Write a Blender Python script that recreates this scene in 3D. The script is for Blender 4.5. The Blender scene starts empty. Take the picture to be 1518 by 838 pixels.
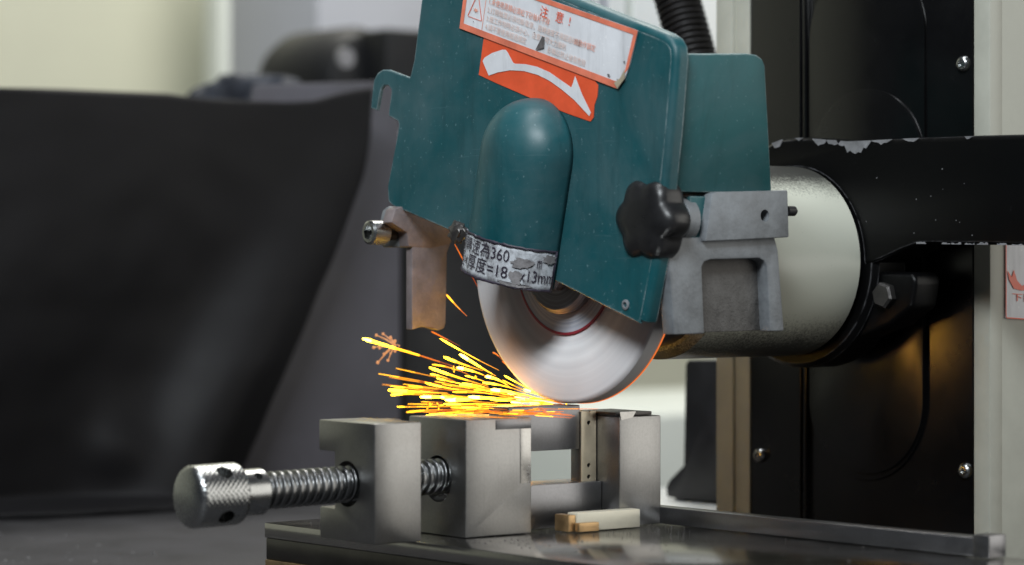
import bpy, bmesh, math, random
from mathutils import Vector, Matrix, noise
random.seed(7)
S = bpy.context.scene
COL = S.collection
R = math.radians

# ------------------------------------------------------------------ camera
# world axes = machine axes: X table travel, Y cross feed (away from operator), Z up; z = 0 is the chuck top
TH = R(50.0)
FWD = Vector((-math.sin(TH), math.cos(TH), 0)); RGT = Vector((math.cos(TH), math.sin(TH), 0))
FPX, HOR, CXP = 4000.0, 400.0, 759.0
CAM = Vector((1.2438, -1.0911, 0.153))
cd = bpy.data.cameras.new('camera'); cam = bpy.data.objects.new('camera', cd); COL.objects.link(cam)
cam.location = CAM; cam.rotation_euler = (R(90), 0, TH)
cd.sensor_width = 36; cd.lens = 36*FPX/1518; cd.shift_y = -(419-HOR)/1518
cd.clip_start = 0.05; cd.clip_end = 60
cd.dof.use_dof = True; cd.dof.focus_distance = 1.63; cd.dof.aperture_fstop = 6.3
S.camera = cam

# ------------------------------------------------------------------ world, lamp and added lights
W = bpy.data.worlds.new('World'); S.world = W; W.use_nodes = True
bg = W.node_tree.nodes['Background']; bg.inputs[0].default_value = (0.80, 0.88, 1.0, 1); bg.inputs[1].default_value = 0.048
def area(name, loc, target, sx, sy, power, col):
    l = bpy.data.lights.new(name, 'AREA'); l.shape = 'RECTANGLE'; l.size = sx; l.size_y = sy; l.energy = power; l.color = col
    o = bpy.data.objects.new(name, l); COL.objects.link(o); o.location = loc
    o.rotation_euler = (Vector(target)-Vector(loc)).to_track_quat('-Z', 'Y').to_euler()
    return o
area('added_side_light', (2.0, 1.6, 0.70), (0, 0, 0.05), 2.4, 2.0, 28, (1.0, 0.97, 0.90))  # unseen soft light, added and set low to even out the steel faces
area('workshop_lamp_overhead', (0.1, -0.6, 2.3), (0, 0, 0.1), 0.35, 1.6, 26, (0.93, 0.97, 1.0))
area('added_front_light', (1.4, -1.9, 1.9), (0, 0, 0.1), 1.2, 0.5, 82, (0.90, 0.96, 1.0))  # unseen light, added to brighten the guard door and its label
area('added_back_light', (-1.7, 1.7, 3.0), (-2.6, 1.6, 0.3), 1.6, 1.6, 118, (1.0, 0.98, 0.92))  # unseen light, added to brighten the backdrop
S.view_settings.view_transform = 'Standard'; S.view_settings.look = 'None'
S.view_settings.exposure = 0.0; S.view_settings.gamma = 1.0; S.view_settings.use_curve_mapping = False
S.render.engine = 'CYCLES'; S.cycles.use_denoising = True; S.cycles.max_bounces = 6; S.cycles.sample_clamp_indirect = 4.0
S.cycles.caustics_reflective = False; S.cycles.caustics_refractive = False

# ------------------------------------------------------------------ geometry helpers
def ray(px, py): return FWD*FPX + RGT*(px-CXP) + Vector((0, 0, HOR-py))
def hit(px, py, p0, n):
    d = ray(px, py); n = Vector(n); t = (Vector(p0)-CAM).dot(n)/d.dot(n); return CAM + d*t
def onx(px, py, x): return hit(px, py, (x, 0, 0), (1, 0, 0))
def ony(px, py, y): return hit(px, py, (0, y, 0), (0, 1, 0))
def onz(px, py, z): return hit(px, py, (0, 0, z), (0, 0, 1))

def link(name, me, mat, parent=None, smooth=True, ang=35):
    if smooth and len(me.polygons):
        me.polygons.foreach_set('use_smooth', [True]*len(me.polygons)); me.set_sharp_from_angle(angle=R(ang))
    if mat is not None: me.materials.append(mat)
    o = bpy.data.objects.new(name, me); COL.objects.link(o)
    if parent is not None: o.parent = parent
    return o
def obj(name, bm, mat, parent=None, smooth=True, ang=35):
    bmesh.ops.recalc_face_normals(bm, faces=bm.faces[:])
    me = bpy.data.meshes.new(name); bm.to_mesh(me); bm.free()
    return link(name, me, mat, parent, smooth, ang)
def tag(o, label=None, cat=None, group=None, kind=None):
    if label: o['label'] = label
    if cat: o['category'] = cat
    if group: o['group'] = group
    if kind: o['kind'] = kind
    return o
def thing(name, label, cat, loc=(0, 0, 0), group=None):
    o = bpy.data.objects.new(name, None); COL.objects.link(o); o.location = loc; o.empty_display_size = 0.02
    bpy.context.view_layer.update()
    return tag(o, label, cat, group)
def adopt(root):
    """children were built in world space: keep them there"""
    inv = Matrix.Translation(root.location).inverted()
    for c in root.children: c.matrix_parent_inverse = inv
def bev(bm, w, seg=2, ang=30, edges=None):
    if w <= 0: return bm
    es = edges if edges is not None else [e for e in bm.edges if len(e.link_faces) == 2 and e.calc_face_angle(0) > R(ang)]
    bmesh.ops.bevel(bm, geom=es, offset=w, segments=seg, affect='EDGES', profile=0.5, clamp_overlap=True)
    return bm
def prism(pts, vec, w=0.0, seg=2):
    bm = bmesh.new(); vs = [bm.verts.new(p) for p in pts]; f = bm.faces.new(vs)
    r = bmesh.ops.extrude_face_region(bm, geom=[f])
    bmesh.ops.translate(bm, vec=Vector(vec), verts=[g for g in r['geom'] if isinstance(g, bmesh.types.BMVert)])
    bmesh.ops.recalc_face_normals(bm, faces=bm.faces[:])
    return bev(bm, w, seg)
def box(x0, x1, y0, y1, z0, z1, w=0.0, seg=2, xf=None):
    bm = bmesh.new(); bmesh.ops.create_cube(bm, size=1)
    for v in bm.verts:
        v.co = Vector((x0+(v.co.x+.5)*(x1-x0), y0+(v.co.y+.5)*(y1-y0), z0+(v.co.z+.5)*(z1-z0)))
    bev(bm, w, seg)
    if xf is not None: bmesh.ops.transform(bm, matrix=xf, verts=bm.verts[:])
    return bm
def frame_from(axis):
    a = Vector(axis).normalized(); u = a.orthogonal().normalized(); return a, u, a.cross(u)
def lathe(p0, axis, prof, seg=64, closed=True):
    """prof: list of (distance along axis, radius)"""
    a, u, v = frame_from(axis); p0 = Vector(p0); bm = bmesh.new(); rings = []
    for (d, r) in prof:
        if r < 1e-6: rings.append([bm.verts.new(p0+a*d)])
        else: rings.append([bm.verts.new(p0+a*d+(u*math.cos(2*math.pi*k/seg)+v*math.sin(2*math.pi*k/seg))*r) for k in range(seg)])
    for A, B in zip(rings[:-1], rings[1:]):
        for k in range(seg):
            k2 = (k+1) % seg
            if len(A) == 1 and len(B) == 1: continue
            if len(A) == 1: bm.faces.new((A[0], B[k2], B[k]))
            elif len(B) == 1: bm.faces.new((A[k], A[k2], B[0]))
            else: bm.faces.new((A[k], A[k2], B[k2], B[k]))
    return bm
def cyl(p0, p1, r, seg=32, w=0.0):
    p0, p1 = Vector(p0), Vector(p1); L = (p1-p0).length
    pr = [(0, 0), (0, r-w), (w, r), (L-w, r), (L, r-w), (L, 0)] if w > 0 else [(0, 0), (0, r), (L, r), (L, 0)]
    return lathe(p0, p1-p0, pr, seg)
def bool_cut(o, cutters):
    """carve the cutter meshes out of o and bake the result"""
    tmp = []; par = o.parent; o.parent = None
    for bm in cutters:
        c = obj('cutter', bm, None, None, False); tmp.append(c)
        m = o.modifiers.new('cut', 'BOOLEAN'); m.operation = 'DIFFERENCE'; m.object = c; m.solver = 'EXACT'
    bpy.context.view_layer.update()
    ev = o.evaluated_get(bpy.context.evaluated_depsgraph_get()); me = bpy.data.meshes.new_from_object(ev)
    o.modifiers.clear(); o.data = me; o.parent = par
    for c in tmp: bpy.data.objects.remove(c)
    me.polygons.foreach_set('use_smooth', [True]*len(me.polygons)); me.set_sharp_from_angle(angle=R(30))
    return o
def bevmod(o, w, seg=2):
    m = o.modifiers.new('edge', 'BEVEL'); m.width = w; m.segments = seg; m.limit_method = 'ANGLE'; m.angle_limit = R(35)
    m.harden_normals = False
    return o
def text_mesh(s, size=1.0):
    """flat triangles of a line of lettering, origin at the left of the baseline"""
    cu = bpy.data.curves.new('t', 'FONT'); cu.body = s; cu.size = size; cu.resolution_u = 3
    o = bpy.data.objects.new('t', cu); COL.objects.link(o); bpy.context.view_layer.update()
    me = bpy.data.meshes.new_from_object(o.evaluated_get(bpy.context.evaluated_depsgraph_get()))
    vs = [tuple(v.co[:2]) for v in me.vertices]; fs = [tuple(p.vertices) for p in me.polygons]
    bpy.data.objects.remove(o); bpy.data.curves.remove(cu); bpy.data.meshes.remove(me)
    return vs, fs

# ------------------------------------------------------------------ materials
class NT:
    def __init__(s, name):
        s.m = bpy.data.materials.new(name); s.m.use_nodes = True; s.t = s.m.node_tree; s.n = s.t.nodes
        s.b = s.n['Principled BSDF']; s.tc = s.n.new('ShaderNodeTexCoord')
    def l(s, a, b): s.t.links.new(a, b)
    def noise(s, scale, detail=4, rough=.55, sc=None, dist=0):
        n = s.n.new('ShaderNodeTexNoise'); n.inputs['Scale'].default_value = scale; n.inputs['Detail'].default_value = detail
        n.inputs['Roughness'].default_value = rough; n.inputs['Distortion'].default_value = dist
        src = s.tc.outputs['Object']
        if sc:
            mp = s.n.new('ShaderNodeMapping'); mp.inputs['Scale'].default_value = sc; s.l(src, mp.inputs[0]); src = mp.outputs[0]
        s.l(src, n.inputs['Vector']); return n.outputs['Fac']
    def ramp(s, fac, stops):
        r = s.n.new('ShaderNodeValToRGB'); s.l(fac, r.inputs[0]); e = r.color_ramp.elements
        while len(e) < len(stops): e.new(0.5)
        for k, (p, c) in enumerate(stops):
            e[k].position = p; e[k].color = (c, c, c, 1) if isinstance(c, (int, float)) else (*c, 1)
        return r.outputs[0]
    def mix(s, fac, a, b, mode='MIX'):
        m = s.n.new('ShaderNodeMix'); m.data_type = 'RGBA'; m.blend_type = mode
        for sock, v in ((0, fac), (6, a), (7, b)):
            if hasattr(v, 'is_linked') or hasattr(v, 'links'): s.l(v, m.inputs[sock])
            else: m.inputs[sock].default_value = v if sock == 0 else (*v, 1)
        return m.outputs[2]
    def bump(s, h, strength=.2, dist=.001):
        b = s.n.new('ShaderNodeBump'); b.inputs['Strength'].default_value = strength; b.inputs['Distance'].default_value = dist
        s.l(h, b.inputs['Height']); s.l(b.outputs[0], s.b.inputs['Normal'])
    def set(s, **k):
        for key, v in k.items():
            i = s.b.inputs[key]
            if hasattr(v, 'links'): s.l(v, i)
            else: i.default_value = (*v, 1) if isinstance(v, tuple) and len(v) == 3 else v
        return s
def simple(name, col, rough=.5, metal=0.0, var=.25, scale=60, bump=.1, rvar=.12):
    t = NT(name); f = t.noise(scale, 6, .65); f2 = t.noise(scale*6, 3, .6)
    c = t.mix(t.ramp(f, [(.3, 0), (.7, 1)]), tuple(x*(1-var) for x in col), tuple(min(1, x*(1+var)) for x in col))
    t.set(**{'Base Color': c, 'Roughness': t.ramp(f, [(.3, max(.02, rough-rvar)), (.7, min(1, rough+rvar))]), 'Metallic': metal})
    if bump: t.bump(f2, bump, .0006)
    return t.m
def steel(name, col, rough=.33, dirs=(260, 260, 420), stain=.35):
    t = NT(name); g = t.noise(1, 3, .6, dirs); f = t.noise(45, 6, .65); f3 = t.noise(14, 4, .6, None, .6)
    c = t.mix(t.ramp(f, [(.35, 0), (.7, 1)]), tuple(x*(1-stain) for x in col), col)
    c = t.mix(t.ramp(f3, [(.55, 0), (.78, .35)]), c, tuple(x*y for x, y in zip(col, (.70, .67, .63))))
    sc_ = t.noise(1, 4, .7, (900, 900, 35)); c = t.mix(t.ramp(sc_, [(.56, 0), (.70, .28)]), c, tuple(x*.62 for x in col))
    fg = t.noise(650, 3, .7); c = t.mix(t.ramp(fg, [(.35, .22), (.60, 0)]), c, tuple(x*.6 for x in col))
    rg = t.mix(.5, t.ramp(g, [(.3, rough-.05), (.7, rough+.05)]), t.ramp(f, [(.3, rough-.07), (.75, rough+.07)]))
    t.set(**{'Base Color': c, 'Roughness': rg, 'Metallic': 1.0}); t.bump(g, .06, .0003)
    return t.m
M = {}
def painted(name, col, dust, rough=.38, dustlo=.55, dusthi=.8, spec=.5, wear=None, dscale=9):
    t = NT(name); f = t.noise(22, 6, .6); d = t.noise(dscale, 6, .66, None, .4); sp = t.noise(420, 2, .5)
    c = t.mix(t.ramp(f, [(.3, 0), (.7, 1)]), tuple(x*.85 for x in col), tuple(x*1.12 for x in col))
    k = t.ramp(d, [(dustlo, 0), (dusthi, .75)])
    c = t.mix(k, c, dust); c = t.mix(t.ramp(sp, [(.68, 0), (.76, .5)]), c, tuple(min(1, x*2.0) for x in dust))
    gr = t.noise(1, 5, .7, (70, 70, 9)); c = t.mix(t.ramp(gr, [(.52, 0), (.74, .45)]), c, tuple(x*.45 for x in col))
    sr = t.noise(1, 2, .5, (30, 30, 700), 0); c = t.mix(t.ramp(sr, [(.71, 0), (.74, .14)]), c, tuple(min(1, x*1.6) for x in dust))
    if wear:   # paint rubbed through along sharp edges
        bv = t.n.new('ShaderNodeBevel'); bv.samples = 4; bv.inputs['Radius'].default_value = .0016
        ge = t.n.new('ShaderNodeNewGeometry'); dt = t.n.new('ShaderNodeVectorMath'); dt.operation = 'DOT_PRODUCT'
        t.l(bv.outputs[0], dt.inputs[0]); t.l(ge.outputs['Normal'], dt.inputs[1])
        e = t.ramp(dt.outputs['Value'], [(.86, 1), (.985, 0)]); e = t.mix(1.0, e, t.ramp(t.noise(130, 4, .7), [(.36, 0), (.58, 1)]), 'MULTIPLY')
        c = t.mix(e, c, wear)
    t.set(**{'Base Color': c, 'Roughness': t.mix(k, (rough,)*3, (.75,)*3), 'Specular IOR Level': spec}); t.bump(t.noise(260, 3, .6), .06, .0005)
    return t.m
M['teal'] = painted('teal_paint', (.0055, .074, .088), (.085, .135, .145), .42, .40, .80, .4, (.34, .40, .41), 11)
M['teal_dome'] = painted('teal_paint_glossy', (.0055, .074, .088), (.085, .135, .145), .34, .42, .84, .45, (.34, .40, .41), 13)
M['teal_side'] = painted('teal_paint_dusty', (.010, .105, .115), (.075, .14, .155), .5, .42, .72, .4, (.40, .44, .44), 14)
M['cream'] = simple('cream_paint', (.62, .62, .52), .38, 0, .05, 25, .04)
M['cream_col'] = simple('cream_column_paint', (.39, .39, .335), .5, 0, .08, 40, .08)
M['black_panel'] = simple('black_panel_paint', (.0020, .0020, .0023), .24, 0, .2, 30, .03, .05)
for n_ in M['black_panel'].node_tree.nodes:
    if n_.type == 'BSDF_PRINCIPLED': n_.inputs['Specular IOR Level'].default_value = .62
M['black_cast'] = painted('black_cast_paint', (.0018, .0018, .0021), (.007, .007, .0075), .38, .6, .85, .17, (.16, .16, .17))
M['bare'] = simple('bare_chipped_metal', (.32, .32, .34), .5, .6, .2, 200, .2)
M['alu'] = simple('cast_aluminium', (.225, .24, .255), .55, .2, .3, 60, .45)
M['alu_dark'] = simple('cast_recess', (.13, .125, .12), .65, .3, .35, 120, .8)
M['dark_steel'] = simple('dark_oily_steel', (.09, .085, .082), .4, .7, .4, 60, .3)
M['pinkish'] = simple('scorched_plate', (.245, .205, .205), .55, .35, .28, 70, .5)
M['steel'] = steel('ground_steel', (.335, .331, .324), .36, (500, 500, 900), .10)
M['steel_dark'] = steel('ground_steel_dull', (.25, .25, .26), .34, (500, 500, 900), .12)
M['steel_bright'] = steel('bright_steel', (.48, .47, .45), .30, (500, 500, 900), .10)
M['gold'] = simple('straw_steel', (.60, .52, .38), .45, .5, .12, 80, .1)
M['bronze'] = simple('bronze_bar', (.52, .34, .17), .38, .85, .2, 90, .15)
M['chrome'] = steel('plated_steel', (.44, .45, .45), .27, (200, 200, 200), .10)
M['thread'] = steel('oiled_thread_steel', (.27, .275, .28), .30, (300, 300, 300), .15)
M['pale_block'] = simple('pale_ground_block', (.66, .62, .50), .42, .25, .08, 80, .08)
M['chuck'] = steel('chuck_plate', (.46, .45, .435), .17, (900, 200, 200), .15)
M['chuck_side'] = steel('chuck_side', (.10, .095, .09), .32, (60, 60, 500), .4)
M['brass'] = simple('brass_strip', (.16, .105, .05), .55, .4, .4, 90, .2)
M['knob'] = simple('black_bakelite', (.012, .012, .013), .38, 0, .2, 60, .08)
M['rubber'] = simple('black_rubber_sheet', (.0065, .0060, .0068), .62, 0, .15, 10, .12, .05)
for n_ in M['rubber'].node_tree.nodes:
    if n_.type == 'BSDF_PRINCIPLED': n_.inputs['Specular IOR Level'].default_value = .26
M['grey_panel'] = simple('grey_sheet_panel', (.10, .096, .112), .55, .1, .15, 15, .1)
M['black_box'] = simple('matt_black', (.004, .0045, .006), .6, 0, .2, 15, .05)
M['tray'] = simple('dusty_tray', (.024, .023, .025), .7, .05, .6, 16, .5)
M['white_label'] = painted('white_label', (.70, .71, .74), (.5, .5, .5), .4, .6, .85, .3)
M['red_label'] = simple('red_print', (.78, .10, .035), .4, 0, .12, 60, .03)
M['red_faded'] = simple('faded_red_print', (.80, .36, .27), .45, 0, .2, 200, .02)
M['red_faint'] = simple('very_faded_print', (.76, .57, .51), .45, 0, .1, 200, .02)
M['ink'] = simple('black_ink', (.035, .028, .045), .5, 0, .2, 100, .02)
M['smudge'] = simple('grey_smudge', (.22, .21, .215), .7, 0, .4, 160, .3)
M['chip'] = simple('torn_label_chip', (.12, .11, .11), .6, .1, .3, 300, .2)
M['white_paint'] = simple('white_cabinet_paint', (.80, .81, .79), .5, 0, .03, 6, .02)
M['beige_wall'] = simple('beige_wall_paint', (.54, .54, .43), .7, 0, .05, 2, .02)
M['pale'] = simple('pale_plaster', (.56, .59, .55), .7, 0, .05, 3, .02)
M['greywhite'] = simple('grey_white_sheet', (.42, .43, .47), .6, 0, .05, 3, .02)
M['cloth'] = simple('dark_blue_cloth', (.030, .034, .045), .8, 0, .5, 25, .5)
M['hose'] = simple('black_hose', (.014, .013, .014), .5, 0, .2, 50, .05)
M['post'] = simple('black_post_paint', (.010, .010, .012), .45, 0, .3, 30, .1)

# abrasive wheel: pale ceramic, fine rings worn concentrically into it (object origin on the axis)
def wheel_mat():
    t = NT('white_abrasive'); sx = t.n.new('ShaderNodeSeparateXYZ'); t.l(t.tc.outputs['Object'], sx.inputs[0])
    ln = t.n.new('ShaderNodeVectorMath'); ln.operation = 'LENGTH'
    cb = t.n.new('ShaderNodeCombineXYZ'); t.l(sx.outputs[0], cb.inputs[0]); t.l(sx.outputs[2], cb.inputs[1]); t.l(cb.outputs[0], ln.inputs[0])
    w = t.n.new('ShaderNodeTexNoise'); w.noise_dimensions = '1D'; w.inputs['Scale'].default_value = 260; w.inputs['Detail'].default_value = 5
    t.l(ln.outputs['Value'], w.inputs['W'])
    w2 = t.n.new('ShaderNodeTexNoise'); w2.noise_dimensions = '1D'; w2.inputs['Scale'].default_value = 60; w2.inputs['Detail'].default_value = 2
    t.l(ln.outputs['Value'], w2.inputs['W'])
    c = t.mix(t.ramp(w.outputs['Fac'], [(.3, 0), (.7, 1)]), (.84, .83, .84), (.92, .91, .92))
    c = t.mix(t.ramp(w2.outputs['Fac'], [(.35, 0), (.62, .5)]), c, (.72, .71, .73))
    g = t.noise(900, 3, .6)
    t.set(**{'Base Color': c, 'Roughness': .55, 'Specular IOR Level': .4}); t.bump(g, .10, .0004)
    return t.m
M['wheel'] = wheel_mat()
def ringed(name, a, b, scale, rough=.35, metal=.0):
    t = NT(name); sx = t.n.new('ShaderNodeSeparateXYZ'); t.l(t.tc.outputs['Object'], sx.inputs[0])
    cb = t.n.new('ShaderNodeCombineXYZ'); t.l(sx.outputs[0], cb.inputs[0]); t.l(sx.outputs[2], cb.inputs[1])
    ln = t.n.new('ShaderNodeVectorMath'); ln.operation = 'LENGTH'; t.l(cb.outputs[0], ln.inputs[0])
    w = t.n.new('ShaderNodeTexNoise'); w.noise_dimensions = '1D'; w.inputs['Scale'].default_value = scale; w.inputs['Detail'].default_value = 4
    t.l(ln.outputs['Value'], w.inputs['W'])
    t.set(**{'Base Color': t.mix(t.ramp(w.outputs['Fac'], [(.3, 0), (.7, 1)]), a, b), 'Roughness': rough, 'Metallic': metal}); return t.m
M['blotter'] = ringed('pale_blue_blotter', (.46, .50, .60), (.68, .71, .78), 700)
M['blot_red'] = ringed('red_blotter_ring', (.28, .012, .03), (.42, .05, .07), 500)
M['flange'] = ringed('flange_steel', (.10, .10, .115), (.24, .24, .27), 400, .48, .35)
# the cream housing is sooty at top and underside: overspray with a shape of its own
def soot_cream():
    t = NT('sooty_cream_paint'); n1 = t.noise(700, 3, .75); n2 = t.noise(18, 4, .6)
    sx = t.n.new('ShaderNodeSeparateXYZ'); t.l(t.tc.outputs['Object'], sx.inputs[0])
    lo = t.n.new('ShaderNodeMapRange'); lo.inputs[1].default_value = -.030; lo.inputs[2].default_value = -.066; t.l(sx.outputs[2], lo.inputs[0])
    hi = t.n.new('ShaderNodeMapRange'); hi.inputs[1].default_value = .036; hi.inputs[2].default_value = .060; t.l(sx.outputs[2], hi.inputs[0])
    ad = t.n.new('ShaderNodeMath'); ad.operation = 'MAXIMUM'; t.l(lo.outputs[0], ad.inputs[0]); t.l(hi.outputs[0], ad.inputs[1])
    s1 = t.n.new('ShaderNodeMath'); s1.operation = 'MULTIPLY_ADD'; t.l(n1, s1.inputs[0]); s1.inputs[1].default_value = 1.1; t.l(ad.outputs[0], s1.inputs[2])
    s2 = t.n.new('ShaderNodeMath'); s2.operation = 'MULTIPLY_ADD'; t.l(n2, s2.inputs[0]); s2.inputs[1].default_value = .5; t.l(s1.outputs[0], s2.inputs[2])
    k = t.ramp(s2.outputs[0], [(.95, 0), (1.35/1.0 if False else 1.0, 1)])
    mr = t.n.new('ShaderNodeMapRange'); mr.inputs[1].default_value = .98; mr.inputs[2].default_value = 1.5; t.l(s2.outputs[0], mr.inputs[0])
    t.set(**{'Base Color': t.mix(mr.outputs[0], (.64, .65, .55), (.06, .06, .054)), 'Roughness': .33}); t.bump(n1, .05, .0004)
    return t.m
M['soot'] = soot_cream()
# incandescence: a ladder of temperatures, dull red to white hot; each streak cools along its length
def glow(name, col, st):
    t = NT(name); t.set(**{'Base Color': (.02, .01, .0), 'Emission Color': col, 'Emission Strength': st}); return t.m
HEAT = [glow('spark_dull_red', (.8, .10, .01), .5), glow('spark_red_orange', (1, .19, .008), 1.2), glow('spark_orange', (1, .33, .010), 2.0), glow('spark_amber', (1, .42, .011), 4.2),
        glow('spark_yellow', (1, .57, .016), 13.0), glow('spark_white_hot', (1, .66, .040), 27.0)]
M['ember'] = glow('ember_bead', (1.0, .42, .17), .75)
M['rim_glow'] = glow('glowing_rim_dust', (1.0, .22, .045), .85)

# ================================================================== SETTING
tray = obj('machine_tray', box(-1.2, 0.9, -0.75, 0.6, -0.075, -0.055, .003), M['tray']); tag(tray, kind='structure')
floor = obj('workshop_floor', box(-9, 3, -3, 9, -1.0, -0.96), M['greywhite']); tag(floor, kind='structure')
wall = obj('background_wall', box(-3.4, -3.3, -3, 6, -1.0, 3.2), M['beige_wall']); tag(wall, kind='structure')

# ---- pale blurred room fittings behind the splash sheet
def slab(name, px0, px1, py0, py1, x, depth, mat, label, cat, w=.01):
    a = onx(px0, py1, x); b = onx(px1, py0, x)
    o = obj(name, box(x-depth, x, min(a.y, b.y), max(a.y, b.y), a.z, b.z, w), mat)
    return tag(o, label, cat)
slab('wall_cabinet', 325, 480, -160, 780, -3.1, .06, M['pale'], 'tall pale cabinet seen out of focus beyond the dark crumpled cloth', 'cabinet')
slab('grey_partition', 470, 640, -160, 780, -2.2, .25, M['greywhite'], 'blurred grey partition standing behind the round black motor', 'partition')

# round black motor far behind the guard
mo = ony(555, 118, .75)
mc = onx(548, 120, -1.55)
t = thing('electric_motor', 'blurred round black motor with pale hub behind the splash sheet', 'motor', mc)
obj('body', lathe(mc+Vector((-.16, 0, 0)), (1, 0, 0), [(0, 0), (0, .065), (.02, .072), (.13, .072), (.155, .060), (.16, .05), (.16, 0)], 48), M['black_box'], t)
hb = onx(510, 86, -1.38); obj('hub', lathe(hb, (1, 0, 0), [(0, 0), (0, .012), (.006, .012), (.006, 0)], 24), M['bare'], t)
sb = onx(600, 95, -1.5); obj('terminal_box', box(-1.6, -1.5, sb.y-.03, sb.y+.10, sb.z-.08, sb.z+.045, .008), M['black_box'], t)
adopt(t)
# crumpled dark cloth
bm = bmesh.new(); bmesh.ops.create_icosphere(bm, subdivisions=5, radius=1)
cc = onx(372, 168, -1.15)
for v in bm.verts:
    d = 1+.42*noise.noise(v.co*1.7+Vector((3, 1, 2)))+.16*noise.noise(v.co*4.3)+.08*abs(noise.noise(v.co*9))
    v.co = cc+Vector((v.co.x*.05, v.co.y*.066, v.co.z*.046))*d
tag(obj('crumpled_cloth', bm, M['cloth']), 'dark bluish crumpled cloth lying behind the top edge of the black sheet', 'cloth')
# cabinet carrying the cloth and the motor
sh = onx(300, 204, -1.15)
obj_s = obj('tool_cabinet', box(-1.75, -.95, -.05, .62, -.96, sh.z-.005, .006), M['grey_panel']); tag(obj_s, 'grey cabinet carrying crumpled cloth and round motor behind the black sheet', 'cabinet')

# ---- black rubber splash sheet
XS = -0.78
top = [(-260, 127), (4, 131), (100, 134), (250, 139), (300, 146), (350, 149), (420, 152), (460, 150), (490, 141), (520, 134), (546, 130)]
rgt = [(131, 546), (200, 540), (260, 528), (330, 505), (410, 475), (500, 440), (580, 408), (650, 380), (720, 352), (775, 330)]
def interp(tab, x):
    if x <= tab[0][0]: return tab[0][1]
    for (a, b), (c, d) in zip(tab[:-1], tab[1:]):
        if x <= c: return b+(d-b)*(x-a)/(c-a)
    return tab[-1][1]
NXs, NZs = 110, 80; bm = bmesh.new(); g = []
for j in range(NZs+1):
    row = []
    for i in range(NXs+1):
        s_, q = i/NXs, j/NZs
        qv = min(1, q/.82)                      # hanging part, then a run-out lying on the tray
        yb = 752-20*s_
        ytop0 = interp(top, -260+s_*806); py = ytop0+(yb-ytop0)*qv
        xr = interp(rgt, py); px = -260+(xr+260)*s_
        p = onx(px, py, XS)
        fold = .022*math.sin((px*.62+py*.5)/105.)*min(1, qv*2.0)+.012*math.sin(px/75.+1.3)*(1-qv)*.5
        fold += .045*math.exp(-((px-470+(py-330)*.55)/75.)**2)*min(1, qv*1.5)     # long soft ridge running down to the lower left
        fold += .02*math.exp(-((px-175)/45.)**2-((py-665)/50.)**2)
        p = p+Vector((fold*.9, 0, 0))
        if q > .82:
            r_ = min(1, (q-.82)/.18); p = p+Vector((.07*r_*(.75+.35*math.sin(px/70.)), 0, 0)); zt0 = -.0538
            p.z = zt0+(p.z-zt0)*(1-r_)**2.2+.0015*(noise.noise(Vector((px/40., r_*3, 1)))+.6)*r_
        p += Vector((.002*noise.noise(Vector((px/70., py/70., 0))), 0, 0)); row.append(bm.verts.new(p))
    g.append(row)
for j in range(NZs):
    for i in range(NXs): bm.faces.new((g[j][i], g[j][i+1], g[j+1][i+1], g[j+1][i]))
ss = obj('splash_sheet', bm, M['rubber'], ang=80); m = ss.modifiers.new('thick', 'SOLIDIFY'); m.thickness = .003
tag(ss, 'large black flexible splash sheet hanging at the end of the table', 'splash sheet')
pp = [onx(px, py, -.83) for px, py in ((380, 126), (594, 120), (594, 700), (250, 760))]
tag(obj('splash_shield', prism(pp, (-.006, 0, 0), .001), M['grey_panel']), 'flat dark grey metal splash shield behind the black flexible sheet', 'splash shield')
a = onx(597, 640, -.86); b = onx(772, 250, -.86)
tag(obj('black_backing', box(-1.10, -.86, a.y, b.y, a.z-.06, b.z, .006), M['black_box']), 'matt black hood standing behind the sparks and grinding wheel', 'backing')  # black box put in to fill the black area behind the wheel
# lower background right of the wheel
sl = onx(1000, 690, -1.7)
tag(obj('white_bench', box(-2.3, -1.7, onx(905, 650, -1.7).y, 2.6, -.96, onx(1000, 612, -1.7).z, .012), M['pale']), 'out of focus pale workbench beyond the vise and black post', 'bench')

# upper background: white cabinet with hose
YB = .55
wc = [ony(px, py, YB) for px, py in ((700, 260), (992, 260), (992, -140), (700, -140))]
t = thing('control_cabinet', 'white sheet metal cabinet with studded right edge behind the wheel guard', 'cabinet', (wc[0].x, YB, wc[0].z))
obj('shell', box(wc[0].x, wc[1].x, YB, YB+.22, wc[0].z, wc[2].z, .004), M['white_paint'], t)
a = ony(930, 10, YB); b = ony(938, 10, YB); obj('seam_strip', box(a.x, b.x, YB-.003, YB+.001, wc[0].z, wc[2].z, .001), M['pale'], t)
a = ony(888, 10, YB); b = ony(902, 10, YB); obj('recess_strip', box(a.x, b.x, YB-.002, YB+.001, wc[0].z, wc[2].z, .0008), M['greywhite'], t)
for py in (-20, 8, 34, 62):
    p = ony(985, py, YB-.002); obj('stud', lathe(p, (0, -1, 0), [(-.002, 0), (-.002, .0022), (.0005, .0022), (.0018, .0012), (.002, 0)], 16), M['white_paint'], t)
a = ony(840, -60, YB-.004); b = ony(877, 12, YB-.004)
obj('notice_plate', box(a.x, b.x, YB-.005, YB+.001, b.z, a.z, .0005), M['white_label'], t)
a2 = ony(842, 4, YB-.006); b2 = ony(876, 2.6, YB-.006)
obj('plate_line', box(a2.x, b2.x, YB-.0062, YB-.0045, a2.z, b2.z), M['ink'], t)
adopt(t)
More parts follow.
